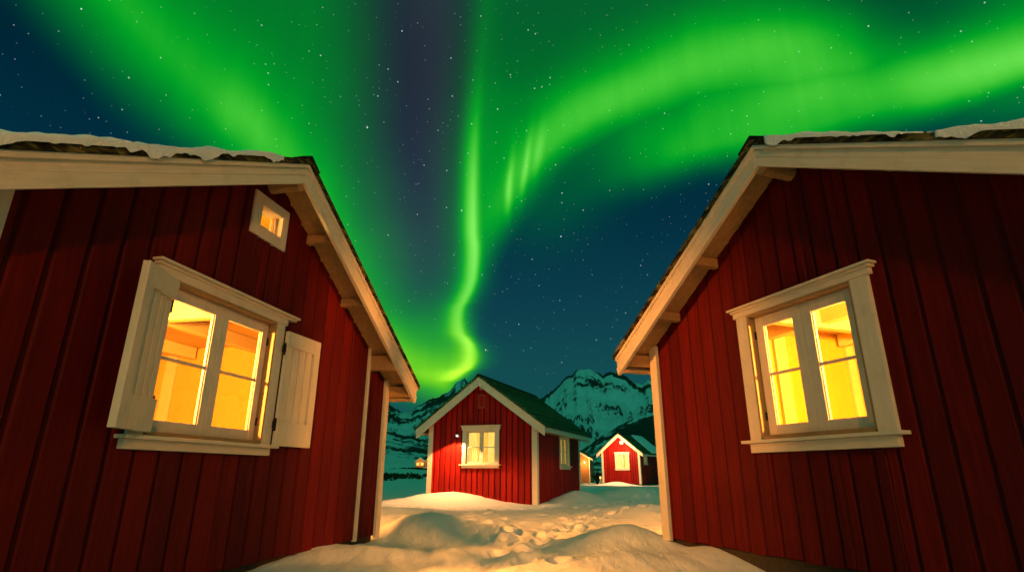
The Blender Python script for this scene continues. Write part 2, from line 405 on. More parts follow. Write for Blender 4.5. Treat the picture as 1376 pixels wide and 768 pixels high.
def grid_mesh(name, V, nu, nv, mat, smooth=True, closed_u=False):
    """V: (nu*nv,3) row-major u,v"""
    idx = np.arange(nu * nv).reshape(nu, nv)
    if closed_u: idx = np.concatenate([idx, idx[:1]], 0)
    a = idx[:-1, :-1].ravel(); b = idx[1:, :-1].ravel(); c = idx[1:, 1:].ravel(); d = idx[:-1, 1:].ravel()
    F = np.stack([a, b, c, d], 1).astype(np.int32)
    me = bpy.data.meshes.new(name); me.vertices.add(len(V)); me.vertices.foreach_set('co', V.astype(np.float32).ravel())
    me.loops.add(F.size); me.loops.foreach_set('vertex_index', F.ravel())
    me.polygons.add(len(F)); me.polygons.foreach_set('loop_start', np.arange(0, F.size, 4, dtype=np.int32))
    me.polygons.foreach_set('loop_total', np.full(len(F), 4, np.int32)) if False else None
    me.update(calc_edges=True); me.validate()
    me.polygons.foreach_set('use_smooth', np.full(len(me.polygons), smooth))
    me.materials.append(mat)
    o = bpy.data.objects.new(name, me); COL.objects.link(o)
    return o
def tag(o, label=None, cat=None, group=None, kind=None):
    if label: o['label'] = label
    if cat: o['category'] = cat
    if group: o['group'] = group
    if kind: o['kind'] = kind
    return o
def empty(name, loc, rz=0):
    o = bpy.data.objects.new(name, None); COL.objects.link(o); o.location = loc; o.rotation_euler = (0, 0, rz); o.empty_display_size = .3
    return o
def lamp(name, kind, parent, loc, power, color, radius=.1, **kw):
    d = bpy.data.lights.new(name, kind); d.energy = power; d.color = color; d.shadow_soft_size = radius
    for k, v in kw.items(): setattr(d, k, v)
    o = bpy.data.objects.new(name, d); COL.objects.link(o); o.parent = parent; o.location = loc
    return o

# ------------------------------------------------------------------ ground of snow
SM = []   # mounds: x, y, height, rx, ry, rot
def mound(x, y, h, rx, ry, rot=0, p=2): SM.append((x, y, h, rx, ry, R(rot), p))
mound(-1.35, 9.3, .20, .62, .95, 0)         # dune behind the corner of the left cabin
mound(-.75, 9.2, .15, 1.1, .8, -25); mound(.1, 8.9, .07, 1.0, .6, 0)
mound(-2.2, 7.5, .13, .42, .62, 15)         # drift at the left wall
mound(-1.3, 6.9, .12, 1.3, .42, 8)          # near left swell
mound(-1.6, 6.0, .06, 1.0, .5, 8)
mound(1.45, 7.5, .22, .50, .60, 10)         # dune at the right cabin's corner
mound(1.0, 7.65, .13, .85, .5, -8); mound(2.1, 7.2, .08, .6, .5, 0)
mound(1.55, 6.25, .13, .9, .45, -12)        # near right swell
mound(2.35, 6.6, .17, .45, .40, 0)          # drift at the right wall
mound(-2.0, 18.9, .32, 1.7, 1.2, 0)         # in front of the middle cabin
mound(2.2, 20.1, .36, .7, 1.9, -20)
mound(4.6, 23.5, .42, 1.5, 1.9, 0)
mound(2.6, 13.2, .16, .8, .8, 0)
mound(3.4, 15.0, .18, 1.1, .7, 0)
mound(-3.6, 15.0, .14, 1.3, .9, 0)
mound(8.4, 47.6, .28, 1.2, 1.2, 0)
FOOT = []
random.seed(3)
def trail(pts, side=.13):
    for i in range(len(pts) - 1):
        (xa, ya), (xb, yb) = pts[i], pts[i + 1]
        d = math.hypot(xb - xa, yb - ya); n = max(1, int(d / .42)); a = math.atan2(yb - ya, xb - xa)
        for k in range(n):
            t = (k + .5) / n; s = side if (k + i) % 2 else -side
            FOOT.append((xa + (xb - xa) * t - math.sin(a) * s + random.uniform(-.05, .05), ya + (yb - ya) * t + math.cos(a) * s + random.uniform(-.05, .05),
                         a + random.uniform(-.25, .25), random.uniform(.10, .16)))
trail([(.05, 5.4), (.02, 6.7), (-.1, 7.5), (.12, 8.5), (.35, 9.6), (.75, 11.2), (1.4, 13.0), (2.0, 15.2)])
trail([(.3, 6.1), (.35, 7.0), (.25, 7.9), (.75, 8.9), (.95, 9.7), (1.3, 11.6), (2.6, 14.0), (4.2, 17.0)])
trail([(.9, 8.6), (.2, 9.4), (-.6, 11.5), (-.9, 14.0), (-.3, 16.2)], .11)
trail([(-3.6, 17.0), (-2.4, 16.4), (-.6, 16.1), (.9, 16.4), (2.0, 17.0), (3.6, 19.5), (6.0, 24.0)], .12)
for _ in range(8):
    FOOT.append((random.uniform(-1.0, 1.6), random.uniform(8.0, 14.0), random.uniform(0, 3.1), random.uniform(.05, .12)))
def ground_h(x, y):
    r = np.hypot(x, y)
    h = .05 * fbm(x * .35 + 3, y * .35 - 2, 3) + .03 * fbm(x * 1.1, y * .9 + 40, 3)
    near = np.exp(-(r / 26.0) ** 2)
    # wind drift grooves left of the path
    wav = perlin(x * 2.6 + .55 * y, y * .38) + .5 * perlin(x * 5.2 + 1.1 * y, y * .7 + 9)
    h = h + (.022 + .030 * np.exp(-((x + .7) / 1.0) ** 2 - ((y - 8.2) / 3.0) ** 2)) * wav * near
    h = h + near * np.clip((r - 4) / 3, 0, 1) * ((.07 * perlin(x * .62 + 4, y * .45 - 3)) + .016 * perlin(x * 1.9, y * 1.5 + 7))
    h = h + near * (.014 * fbm(x * 4.2 + .8 * y, y * 2.6, 4, .55) + .020 * perlin(x * 1.5 + 11, y * 1.1))
    rough = np.exp(-((x - .3 - .12 * (y - 8)) / 1.4) ** 2) * np.clip((y - 4) / 3, 0, 1) * np.clip((24 - y) / 8, 0, 1)
    h = h + rough * (.050 * fbm(x * 2.8, y * 2.1, 5, .52) - .02)
    for (mx, my, mh, rx, ry, ro, p) in SM:
        dx_, dy_ = x - mx, y - my; c, s = math.cos(ro), math.sin(ro)
        u = (dx_ * c + dy_ * s) / rx; v = (-dx_ * s + dy_ * c) / ry
        h = h + mh * np.exp(-(u * u + v * v))
    for (fx, fy, a, d) in FOOT:
        m = (np.abs(x - fx) < .5) & (np.abs(y - fy) < .5)
        if not m.any(): continue
        xx, yy = x[m] - fx, y[m] - fy; c, s = math.cos(a), math.sin(a)
        u = (xx * c + yy * s) / .17; v = (-xx * s + yy * c) / .098; q = np.sqrt(u * u + v * v)
        h[m] += -d * np.exp(-q ** 3) + d * .20 * np.exp(-((q - 1.4) / .38) ** 2)
    # the shore falls away, then low hills rise towards the mountains
    h = h + np.clip((r - 60) / 100, 0, 1) ** 1.5 * (.2 + 2.6 * fbm(x * .014, y * .014, 4))
    h = h + np.clip((r - 130) / 260, 0, 1) ** 1.2 * (4.5 + 7 * fbm(x * .008 + 5, y * .008, 4))
    return h
rr = [0.0]; r_ = .5
while r_ < 900: rr.append(r_); r_ *= (1.02 if r_ < 5 else 1.0055 if r_ < 20 else 1.012 if r_ < 60 else 1.03)
rr = np.array(rr)
fa = np.concatenate([np.linspace(-60, -22, 90, endpoint=False), np.linspace(-22, 22, 620, endpoint=False), np.linspace(22, 60, 90, endpoint=False), np.linspace(60, 300, 90, endpoint=False)])
A, RR = np.meshgrid(np.radians(fa), rr, indexing='ij')
gx, gy = (RR * np.sin(A)).ravel(), (RR * np.cos(A)).ravel()
gz = ground_h(gx, gy)
ground = grid_mesh('snow_ground', np.stack([gx, gy, gz], 1), len(fa), len(rr), M['snow'], closed_u=True)
tag(ground, 'trampled snow with soft drifts and footprints between the cabins', 'snow', kind='structure')

# ------------------------------------------------------------------ mountains
def pinterp(x, pts):
    p = np.array(pts); return np.interp(x, p[:, 0], p[:, 1])
def mountain(name, az_range, step, r0, rc, r1, nr, crest, jag, rockf, seed, base0=0.0):
    azs = np.arange(az_range[0], az_range[1], step); rs = np.linspace(r0, r1, nr)
    A, Q = np.meshgrid(np.radians(azs), rs, indexing='ij')
    x, y = Q * np.sin(A), Q * np.cos(A)
    T = pinterp(azs, crest) + jag * fbm(azs * 1.1 + seed, azs * 0 + seed, 5, .6)
    rcv = rc * (1 + .08 * fbm(azs * .12 + seed, azs * 0 + 3.3, 3))
    Hc = rcv * np.tan(np.radians(T))
    t = (Q - r0) / (rcv[:, None] - r0)
    up = np.clip(t, 0, 1)
    prof = .25 * up + .75 * up ** 1.5
    down = np.clip(1 - (t - 1) * 1.6, -.2, 1)
    prof = np.where(t > 1, down, prof)
    L = rc * .16
    warp = fbm(x / (L * .8) + 3, y / (L * .8), 4)
    gul = ridged(azs[:, None] * (1.15 if rc > 1000 else .7) + 1.5 * warp + seed, t * 1.3 + 1.2 * warp, 5)
    rg = .45 * ridged(x / L + seed, y / L, 6) + .55 * gul; fb = fbm(x / (L * .5) + seed, y / (L * .5), 5)
    env = np.clip(up * (1 - up) * 4, 0, 1) * (t < 1)
    z = Hc[:, None] * prof + Hc[:, None] * env * (.17 * (rg - .55) + .05 * fb)
    z = z + base0
    # rock where it is steep, where the noise says so, and along the crest
    dzr = np.gradient(z, rs, axis=1); dza = np.gradient(z, axis=0) / (Q * np.radians(step))
    slope = np.hypot(dzr, dza)
    rock = rockf(azs[:, None] + 0 * Q, t, slope, fbm(x / (L * .42) + seed, y / (L * .42) + 7, 6, .55) + .22 * (gul - .62), z / np.maximum(Hc[:, None], 1))
    V = np.stack([x.ravel(), y.ravel(), z.ravel()], 1)
    o = grid_mesh(name, V, len(azs), nr, M['mountain'])
    at = o.data.attributes.new('rock', 'FLOAT', 'POINT'); at.data.foreach_set('value', rock.astype(np.float32).ravel())
    return o
crest = [(-80, 5), (-50, 6), (-30, 6.5), (-20, 6), (-14.3, 6.3), (-12.0, 6.3), (-11.2, 5.9), (-10.1, 5.7), (-8.4, 6.8), (-7.5, 7.1), (-6.0, 8.0), (-4.8, 9.15), (-4.2, 8.7),
         (-2.1, 7.2), (.9, 6.6), (3.2, 7.1), (4.2, 8.0), (5.4, 9.0), (6.5, 9.75), (7.6, 9.95), (8.2, 9.75), (9.2, 9.25), (9.8, 9.5), (10.7, 9.5),
         (11.5, 9.1), (12.2, 8.5), (13.0, 8.3), (13.6, 8.5), (14.3, 8.5), (19.6, 7.4), (28.2, 6.0), (50, 7), (80, 5)]
def rock_far(a, t, slope, n, hz):
    left = a < 0
    r = .27 + .55 * n + .16 * np.clip(slope - .55, -.4, .8)
    r = r + .24 * np.exp(-((t - .95) / .10) ** 2) * np.clip(.5 + n * 2.2, 0, 1)
    r = r + np.where(left, .15, 0) * np.clip(1 - np.abs(t - .45) / .5, 0, 1) + np.where(left, .17, .03) * np.clip((t - .62) / .2, 0, 1) * (t < 1.05)
    return r
mt = mountain('mountain_range', (-80, 80), .10, 700, 1900, 2400, 220, crest, .46, rock_far, 4.7)
tag(mt, 'steep snow covered mountains with dark rocky crests under the aurora', 'mountains', kind='structure')
crest2 = [(-60, 2.5), (-30, 3.5), (-18, 3.9), (-14, 3.9), (-12, 3.7), (-9.5, 3.2), (-6, 2.2), (0, 1.2), (4, .7), (5.9, 1.5), (8.1, 2.9), (10.3, 4.2), (11.8, 4.9), (13.2, 5.2), (16, 5.8), (24, 5), (40, 3), (60, 2)]
def rock_near(a, t, slope, n, hz):
    r = .30 + .62 * n + .22 * np.clip(slope - .3, -.3, .8)
    d = .12 + .42 * np.clip((a - 9.5) / 3, 0, 1) * np.clip((t - .35) / .15, 0, 1) * np.clip((1.0 - t) / .10, 0, 1)
    r = r + np.where(a > 4, d, .16 * (t > .25))
    return r
hl = mountain('rocky_hill', (-60, 60), .14, 310, 620, 800, 110, crest2, .22, rock_near, 21.3, 2.0)
tag(hl, 'lower rocky slope with dark boulders and snow below the mountains', 'hill', kind='structure')

# ------------------------------------------------------------------ cabin builder
def wall_boards(P, s0, s1, zb, topf, openings, spacing, gap, breaks=(), tilt=.009, back=.12, seed=0, s_start=None, inset=0.0):
    """upright lapped boards on a backing; P maps (along, outward, up) to local space"""
    rnd = random.Random(seed); mb = MB()
    def cut_at(m, base_):
        z, out = base_, []
        for o in sorted((o for o in openings if o[0] <= m <= o[1]), key=lambda o: o[2]):
            out.append((z, o[2])); z = o[3]
        return out + [(z, None)]
    xs = sorted(set([s0, s1] + [b for b in breaks if s0 < b < s1] + [v for o in openings for v in (o[0], o[1]) if s0 < v < s1]))
    for a, b in zip(xs[:-1], xs[1:]):
        m = (a + b) / 2
        segs = cut_at(m, zb)
        for z0, z1 in segs:
            ta, tb = (topf(a), topf(b)) if z1 is None else (z1, z1)
            mb.hexa([P(a, -back, z0), P(b, -back, z0), P(b, 0 - inset, z0), P(a, 0 - inset, z0), P(a, -back, ta), P(b, -back, tb), P(b, 0 - inset, tb), P(a, 0 - inset, ta)], 1)
    s = s_start if s_start is not None else s0
    while s > s0: s -= spacing
    while s < s1 - .01:
        w = spacing * rnd.uniform(.97, 1.03)
        a, b = max(s + gap / 2, s0), min(s + w - gap / 2, s1)
        d0 = .016 + rnd.uniform(-.002, .003); d1 = d0 + tilt + rnd.uniform(-.002, .002)
        s += w
        if b - a < .02: continue
        cuts = sorted(set([a, b] + [v for o in openings for v in (o[0], o[1]) if a < v < b] + [k for k in breaks if a < k < b]))
        zoff = rnd.uniform(-.012, .012)
        for p, q in zip(cuts[:-1], cuts[1:]):
            m = (p + q) / 2
            segs = cut_at(m, zb + zoff)
            for z0, z1 in segs:
                tp, tq = (topf(p), topf(q)) if z1 is None else (z1, z1)
                if min(tp, tq) - z0 < .02: continue
                f = lambda t: d0 + (d1 - d0) * (t - a) / (b - a)
                c = min(.012, d0 * .7)
                ring = lambda z_p, z_q: [P(p, .0005 - inset, z_p), P(q, .0005 - inset, z_q), P(q, f(q) - c - inset, z_q), P(q - c, f(q) - inset, z_q), P(p + c, f(p) - inset, z_p), P(p, f(p) - c - inset, z_p)]
                mb.prism(ring(z0, z0), ring(tp, tq), 0)
    return mb

def make_window(root, P, o, cas, cap_x, cap_z, head_z, sill_x, sill_z, apron_x, apron_z, stile=.085, bottom=.09, top=.10, muntins=(0.5,), mats=None, name='window', hinge=True, glass=True, wv=None, wh=None, simplef=False):
    """o = opening (s0,s1,z0,z1)"""
    wv = wv or M['white_v']; wh = wh or M['white_h']
    s0, s1, z0, z1 = o
    c = MB()
    c.box(cas[0], s0, .0, .048, sill_z, head_z, P=P); c.box(s1, cas[1], .0, .048, sill_z, head_z, P=P)
    c.box(s0, s1, .001, .030, z1 + .021, head_z, P=P); c.box(s0, s1, .001, .030, sill_z + .004, z0 - .021, P=P) if z0 - sill_z > .03 else c.box(s0, s1, .001, .02, sill_z - .02, z0 - .021, P=P)
    win = c.build(name, wv, root, .004)
    c = MB()
    for a, b in ((s0 - .02, s0 + .022), (s1 - .022, s1 + .02)): c.box(a, b, -.13, .044, z0, z1, P=P)
    c.box(s0 + .0225, s1 - .0225, -.13, .043, z1 - .022, z1 + .02, P=P); c.box(s0 + .0225, s1 - .0225, -.13, .043, z0 - .02, z0 + .02, P=P)
    c.build('jamb', M['jamb'] if hinge else wv, win, .004)
    h = MB(); h.box(cas[0] - .03, cas[1] + .03, .0, .056, head_z, cap_z - .022, P=P)
    h.box(cap_x[0], cap_x[1], .0, .105, cap_z - .022, cap_z, P=P)
    h.box(cap_x[0] + .02, cap_x[1] - .02, .0, .075, cap_z - .045, cap_z - .0225, P=P)
    h.build('window_head', wh, win, .004)
    l = MB(); l.box(sill_x[0], sill_x[1], .0, .115, sill_z - .025, sill_z + .003, P=P)
    l.box(apron_x[0], apron_x[1], .0, .066, apron_z, sill_z - .026, P=P)
    l.build('sill', wh, win, .004)
    mid = (s0 + s1) / 2
    for a, b in ((s0 + .026, mid - .002), (mid + .002, s1 - .026)):
        k = MB(); d0, d1 = -.075, -.035
        za, zb_ = z0 + .022, z1 - .024
        k.box(a, a + stile, d0, d1, za, zb_, P=P); k.box(b - stile, b, d0, d1, za, zb_, P=P)
        k.box(a + stile, b - stile, d0, d1 - .001, za, za + bottom, P=P); k.box(a + stile, b - stile, d0, d1 - .001, zb_ - top, zb_, P=P)
        for mz in muntins:
            zz = za + bottom + (zb_ - top - za - bottom) * mz
            k.box(a + stile, b - stile, d0 + .004, d1 - .006, zz - .012, zz + .012, P=P)
        # glazing bead
        for u, w in ((a + stile, a + stile + .010), (b - stile - .010, b - stile)):
            k.box(u, w, d0 + .006, d1 - .012, za + bottom, zb_ - top, P=P)
        cs = k.build('casement', wv, win, .003)
        if glass:
            g = MB(); g.box(a + stile - .004, b - stile + .004, -.058, -.054, za + bottom - .004, zb_ - top + .004, P=P)
            g.build('glass', M['glass'], win)
    if hinge:
        for zz in (z0 + .16, z1 - .24):
            for ss in (s0 + .024, s1 - .024):
                hm = MB(); hm.box(ss - .008, ss + .008, -.034, -.018, zz, zz + .075, P=P)
                hm.build('hinge', M['iron'], win)
    return win

def make_roof(root, xa, za, k, xl, xr, y0, y1, thick, mat, courses=0, edge_mat=None):
    """slab on both slopes; xl, xr are eave x"""
    mb = MB(); T = thick / math.cos(math.atan(k))
    for xe in (xl, xr):
        sg = 1 if xe > xa else -1
        zt = lambda x: za - k * abs(x - xa)
        n = max(1, courses); ln = abs(xe - xa)
        if courses:
            # overlapping courses, each a thin wedge
            for i in range(n):
                f0, f1 = i / n, min(1.0, (i + 1.10) / n)
                xa_, xb_ = xa + sg * ln * f0, xa + sg * ln * f1
                lift = .022 / math.cos(math.atan(k))
                A = [(xa_, y0, zt(xa_) + .001), (xb_, y0, zt(xb_) + .001), (xb_, y0, zt(xb_) + T + lift), (xa_, y0, zt(xa_) + T)]
                mb.prism(A, [(x, y1, z) for x, y, z in A], 0)
        else:
            A = [(xa, y0, zt(xa)), (xe, y0, zt(xe)), (xe, y0, zt(xe) + T), (xa, y0, zt(xa) + T)]
            mb.prism(A, [(x, y1, z) for x, y, z in A], 0)
    return mb.build('roof', [mat], root)

def roof_snow(roof, xa, za, k, x0, x1, y0, y1, thick, tf, name='roof_snow', nx=70, ny=70, dropf=None):
    """snow blanket of uneven thickness on the slope between x0 and x1"""
    T = thick / math.cos(math.atan(k))
    xs = np.linspace(x0, x1, nx); ys = y0 + (y1 - y0) * np.linspace(0, 1, ny) ** 1.8
    Xg, Yg = np.meshgrid(xs, ys, indexing='ij')
    th = tf(Xg, Yg)
    top = za - k * np.abs(Xg - xa) + T - .004 + th
    bot = za - k * np.abs(Xg - xa) + T - .012
    if dropf is not None: bot[:, 0] -= dropf(xs)
    nu, nv = nx, ny; V = []
    idt = -np.ones((nu, nv), int); mb = MB()
    vt = np.stack([Xg, Yg, top], 2); vb = np.stack([Xg, Yg, bot], 2)
    verts = np.concatenate([vt.reshape(-1, 3), vb.reshape(-1, 3)]); mb.v = [tuple(v) for v in verts]
    N_ = nu * nv; on = th > .006
    cell = on[:-1, :-1] | on[1:, :-1] | on[1:, 1:] | on[:-1, 1:]
    ix = lambda i, j: i * nv + j
    for i in range(nu - 1):
        for j in range(nv - 1):
            if not cell[i, j]: continue
            a, b, c, d = ix(i, j), ix(i + 1, j), ix(i + 1, j + 1), ix(i, j + 1)
            mb.f.append((a, b, c, d)); mb.m.append(0)
            for (p, q, ok) in ((a, b, j > 0 and cell[i, j - 1]), (b, c, i < nu - 2 and cell[i + 1, j]), (c, d, j < nv - 2 and cell[i, j + 1]), (d, a, i > 0 and cell[i - 1, j])):
                if not ok: mb.f.append((p, p + N_, q + N_, q)); mb.m.append(0)
    return mb.build(name, M['roof_snow'], roof, smooth=True)

def barge(root, xa, za, k, xe, y, h, cut=True, mat=None, th=.045, strip=True):
    """bargeboard down one slope at the gable plane y (front face at y)"""
    mb = MB(); zt = lambda x: za - k * abs(x - xa)
    sg = 1 if xe > xa else -1
    def piece(t0, t1, yf, yb):
        A = [(xa, yf, zt(xa) - t0), (xe, yf, zt(xe) - t0), (xe - sg * (.02 if cut else 0) * (t1 / .2), yf, zt(xe) - t1), (xa, yf, zt(xa) - t1)]
        mb.prism(A, [(x, yb, z) for x, _, z in A])
    if strip:
        piece(.0, .045, y - .022, y + th); piece(.046, h * .56, y, y + th); piece(h * .56 + .004, h, y - .006, y + th - .004)
    else: piece(0, h, y, y + th)
    # the long grain follows the slope: object rotated so that local x runs down the board
    o = mb.build('bargeboard', mat or (M['white_down'] if sg > 0 else M['white_up']), root, .004)
    return o

def purlin(root, x, zc, w, h, y0, y1, mat=None, round_=False):
    mb = MB()
    if round_:
        n = 14; A = [(x + w / 2 * math.cos(2 * math.pi * i / n), y0, zc + h / 2 * math.sin(2 * math.pi * i / n)) for i in range(n)]
        mb.prism(A, [(a, y1, c) for a, _, c in A]); 
    else: mb.box(x - w / 2, x + w / 2, y0, y1, zc - h / 2, zc + h / 2)
    return mb.build('purlin', mat or M['pine'], root, .006)

def near_cabin(name, loc, rz, label, x0, x1, depth, zb, xa, za, k, xl, xr, ov, spacing, gap, tilt, openings, seed, s_start, ext=None):
    root = empty(name, loc, rz)
    tag(root, label, 'cabin', 'red wooden cabins in the snow')
    soft = .05
    top = lambda s: za - k * abs(s - xa) - soft - .004
    front = lambda s, d, z: (s, -d, z)
    backp = lambda s, d, z: (s, depth + d, z)
    a, b = (x0, x1)
    fb = b if ext is None else ext
    wall_boards(front, a, fb, zb, top, openings, spacing, gap, breaks=(xa,), tilt=tilt, seed=seed, s_start=s_start).build('wall', [M['red'], M['red_groove']], root)
    if ext is not None:
        wall_boards(front, ext, b, zb, top, [], spacing * .86, gap * .8, tilt=tilt, seed=seed + 5, inset=.035, back=.10, s_start=ext + .03).build('wall', [M['red'], M['red_groove']], root)
    wall_boards(backp, a, b, zb, top, [], spacing, gap, breaks=(xa,), seed=seed + 1).build('wall', [M['red'], M['red_groove']], root)
    for xw, sg in ((a, -1), (b, 1)):
        Ps = (lambda xw, sg: (lambda s, d, z: (xw + sg * d, s, z)))(xw, sg)
        tz = top(xw) - .02
        wall_boards(Ps, .001, depth - .001, zb, lambda s: tz, [], spacing, gap, seed=seed + 2 + sg).build('wall', [M['red'], M['red_groove']], root)
    # foundation
    f = MB(); f.box(a + .05, b - .05, .05, depth - .05, zb - .55, zb - .002); f.build('foundation', M['stone'], root, .01)
    # floor of the attic closes the view
    # corner boards
    def corner(xc, w, dd=.045, y=0.0, z0=zb - .02):
        mb = MB(); mb.box(xc - w / 2, xc + w / 2, -dd - y, .0 - y - .0005, z0, top(xc) + .01 if abs(xc - xa) > .3 else top(xc)); return mb.build('corner_board', M['white_v'], root, .004)
    corner(a + .07, .14); corner(b - .055, .12, .046, .0, zb - .03)
    for xc in (a, b):
        sg = -1 if xc == a else 1
        mb = MB(); mb.box(*sorted((xc, xc + sg * .045)), .0, .12, zb - .02, top(xc) - .02); mb.build('corner_board', M['white_v'], root, .004)
    if ext is not None: corner(ext, .055, .05)
    # roof
    y0, y1 = -ov - .035, depth + ov + .035
    roof = make_roof(root, xa, za + .002, k, xl - .03, xr + .03, y0, y1, .055, M['turf'])
    rc = MB(); zt = za + .002 + .055 / math.cos(math.atan(k))
    A = [(xa - .17, y0 - .012, zt - .17 * k + .004), (xa - .165, y0 - .012, zt - .165 * k + .022), (xa, y0 - .012, zt + .032), (xa + .165, y0 - .012, zt - .165 * k + .022), (xa + .17, y0 - .012, zt - .17 * k + .004), (xa + .17, y0 - .012, zt - .17 * k - .07), (xa + .16, y0 - .012, zt - .16 * k - .07), (xa + .15, y0 - .012, zt - .15 * k + .003), (xa, y0 - .012, zt + .003), (xa - .15, y0 - .012, zt - .15 * k + .003)]
    A = [A[0], A[1], A[2], A[3], A[4], A[7], A[8], A[9]]
    rc.prism(A, [(x, y1 + .012, z) for x, _, z in A]); rc.build('ridge_cap', M['tar'], roof, .004)
    # soffit under the overhangs
    for sy0, sy1 in ((-ov + .046, .0), (depth, depth + ov - .046)):
        sf = MB()
        for xe in (xl, xr):
            A = [(xa, sy0, za - .003), (xe, sy0, za - k * abs(xe - xa) - .003), (xe, sy0, za - k * abs(xe - xa) - soft), (xa, sy0, za - soft)]
            sf.prism(A, [(x, sy1, z) for x, _, z in A])
        sf.build('soffit', M['pine'], root)
    for yb in (-ov, depth + ov - .045):
        for xe in (xl, xr): barge(root, xa, za, k, xe, yb, .225)
    return root, roof, top

# ------------------------------------------------------------------ left cabin
LROT = math.atan2(math.cos(.2113), math.sin(.2113))      # local x runs along the gable wall, away from the viewer
lc, lroof, ltop = near_cabin('red_cabin', (-1.8534, 8.4324, 0), LROT,
    'dark red cabin on the left with open cream shutters and a tiny square gable window', -5.66, 0.0, 5.4, .10, -3.2175, 3.952, .5425, -6.25, .185, .40,
    .237, .042, .010, [(-4.25, -2.85, 1.17, 2.36), (-3.35, -2.97, 3.23, 3.49)], 1, -3.061 - .237 * 12, ext=-.70)
PF = lambda s, d, z: (s, -d, z)
w = make_window(lc, PF, (-4.25, -2.85, 1.17, 2.36), (-4.385, -2.715), (-4.455, -2.545), 2.478, 2.365, (-4.46, -2.66), 1.150, (-4.42, -2.73), 1.055)
def shutter(parent, hinge_s, hinge_d, ang, width, z0, z1, side, th=.045):
    """hinged at (s, d); ang = swing from flat against the wall; side = -1 opens towards -s"""
    c, s_ = math.cos(R(ang)), math.sin(R(ang))
    def P(u, d, z):      # u along the leaf from the hinge, d out of the leaf
        return (hinge_s + side * (u * c) - side * d * s_ * (1 if True else 0), -(hinge_d + u * s_ + d * c), z)
    mb = MB(); n = 4; bw = (width - .11) / n
    for i in range(n): mb.box(.002 + i * bw + .010, .002 + (i + 1) * bw - .010, -.002, .024, z0 + .02, z1 - .02, P=P)
    mb.box(.004, width - .012, -.004, .002, z0 + .01, z1 - .01, P=P)
    mb.box(.0, width - .105, .0225, th, z1 - .155, z1, P=P)
    mb.box(.0, width - .105, .0225, th, z0, z0 + .235, P=P)
    mb.box(width - .104, width, -.002, th + .001, z0, z1, P=P)
    mb.box(.0, width - .105, -.003, .0224, z1 - .020, z1 - .001, P=P); mb.box(.0, width - .105, -.003, .0224, z0 + .001, z0 + .020, P=P)
    o = mb.build('shutter', M['white_v'], parent, .004)
    for zz in (z0 + .17, z1 - .22):
        h = MB(); h.box(-.022, .012, -.006, .020, zz, zz + .07, P=P); h.box(-.012, -.002, .004, .026, zz - .03, zz + .095, P=P)
        h.build('hinge', M['iron'], o)
    return o
shutter(lc, -4.275, .075, 19, .485, 1.175, 2.33, -1, .05)
shutter(lc, -2.715, .062, 2.5, .585, 1.15, 2.30, 1)
# tiny gable window
c = MB()
q = (-3.35, -2.97, 3.23, 3.49)
qo = (-3.465, -2.895, 3.125, 3.575)
c.box(qo[0], q[0], 0, .045, qo[2], qo[3], P=PF); c.box(q[1], qo[1], 0, .045, qo[2], qo[3], P=PF)
c.box(q[0], q[1], 0, .0445, qo[2], q[2], P=PF); c.box(q[0], q[1], 0, .0445, q[3], qo[3], P=PF)
for a_, b_ in ((q[0] - .01, q[0] + .018), (q[1] - .018, q[1] + .01)): c.box(a_, b_, -.12, .04, q[2], q[3], P=PF)
c.box(q[0], q[1], -.12, .039, q[3] - .018, q[3] + .01, P=PF); c.box(q[0], q[1], -.12, .039, q[2] - .01, q[2] + .018, P=PF)
gw = c.build('window', M['white_v'], lc, .004)
c = MB(); c.box(-3.262, -3.232, -.07, -.045, q[2] + .018, q[3] - .018, P=PF); c.build('muntin', M['pine'], gw)
c = MB(); c.box(-3.025, -3.012, -.07, -.045, q[2] + .018, q[3] - .018, P=PF); c.build('muntin', M['pine'], gw)
c = MB(); c.box(q[0], q[1], -.082, -.078, q[2], q[3], P=PF); c.build('glass', M['glass'], gw)
# purlin ends below the eaves
def k_at(x, xa, za, k): return za - k * abs(x - xa)
purlin(lc, -3.2175, 3.952 - .05 - .165, .15, .17, -.354, .02, round_=True)
for x, w_ in ((-2.45, .09), (-1.55, .09)):
    purlin(lc, x, k_at(x, -3.2175, 3.952, .5425) - .10, w_, .10, -.354, .02)
purlin(lc, -.58, k_at(-.58, -3.2175, 3.952, .5425) - .17, .13, .20, -.352, .03)
purlin(lc, .045, k_at(.045, -3.2175, 3.952, .5425) - .15, .10, .16, -.352, 5.6)
mb = MB(); mb.box(.10, .125, -.352, 5.7, k_at(.13, -3.2175, 3.952, .5425) - .235, k_at(.13, -3.2175, 3.952, .5425) - .06); mb.build('fascia', M['white_h'], lc, .003)
mb = MB(); mb.box(.0, .101, -.352, 5.7, k_at(.13, -3.2175, 3.952, .5425) - .238, k_at(.13, -3.2175, 3.952, .5425) - .22); mb.build('soffit', M['pine'], lc)
for x in (-4.4, -5.4): purlin(lc, x, k_at(x, -3.2175, 3.952, .5425) - .10, .09, .10, -.354, .02)

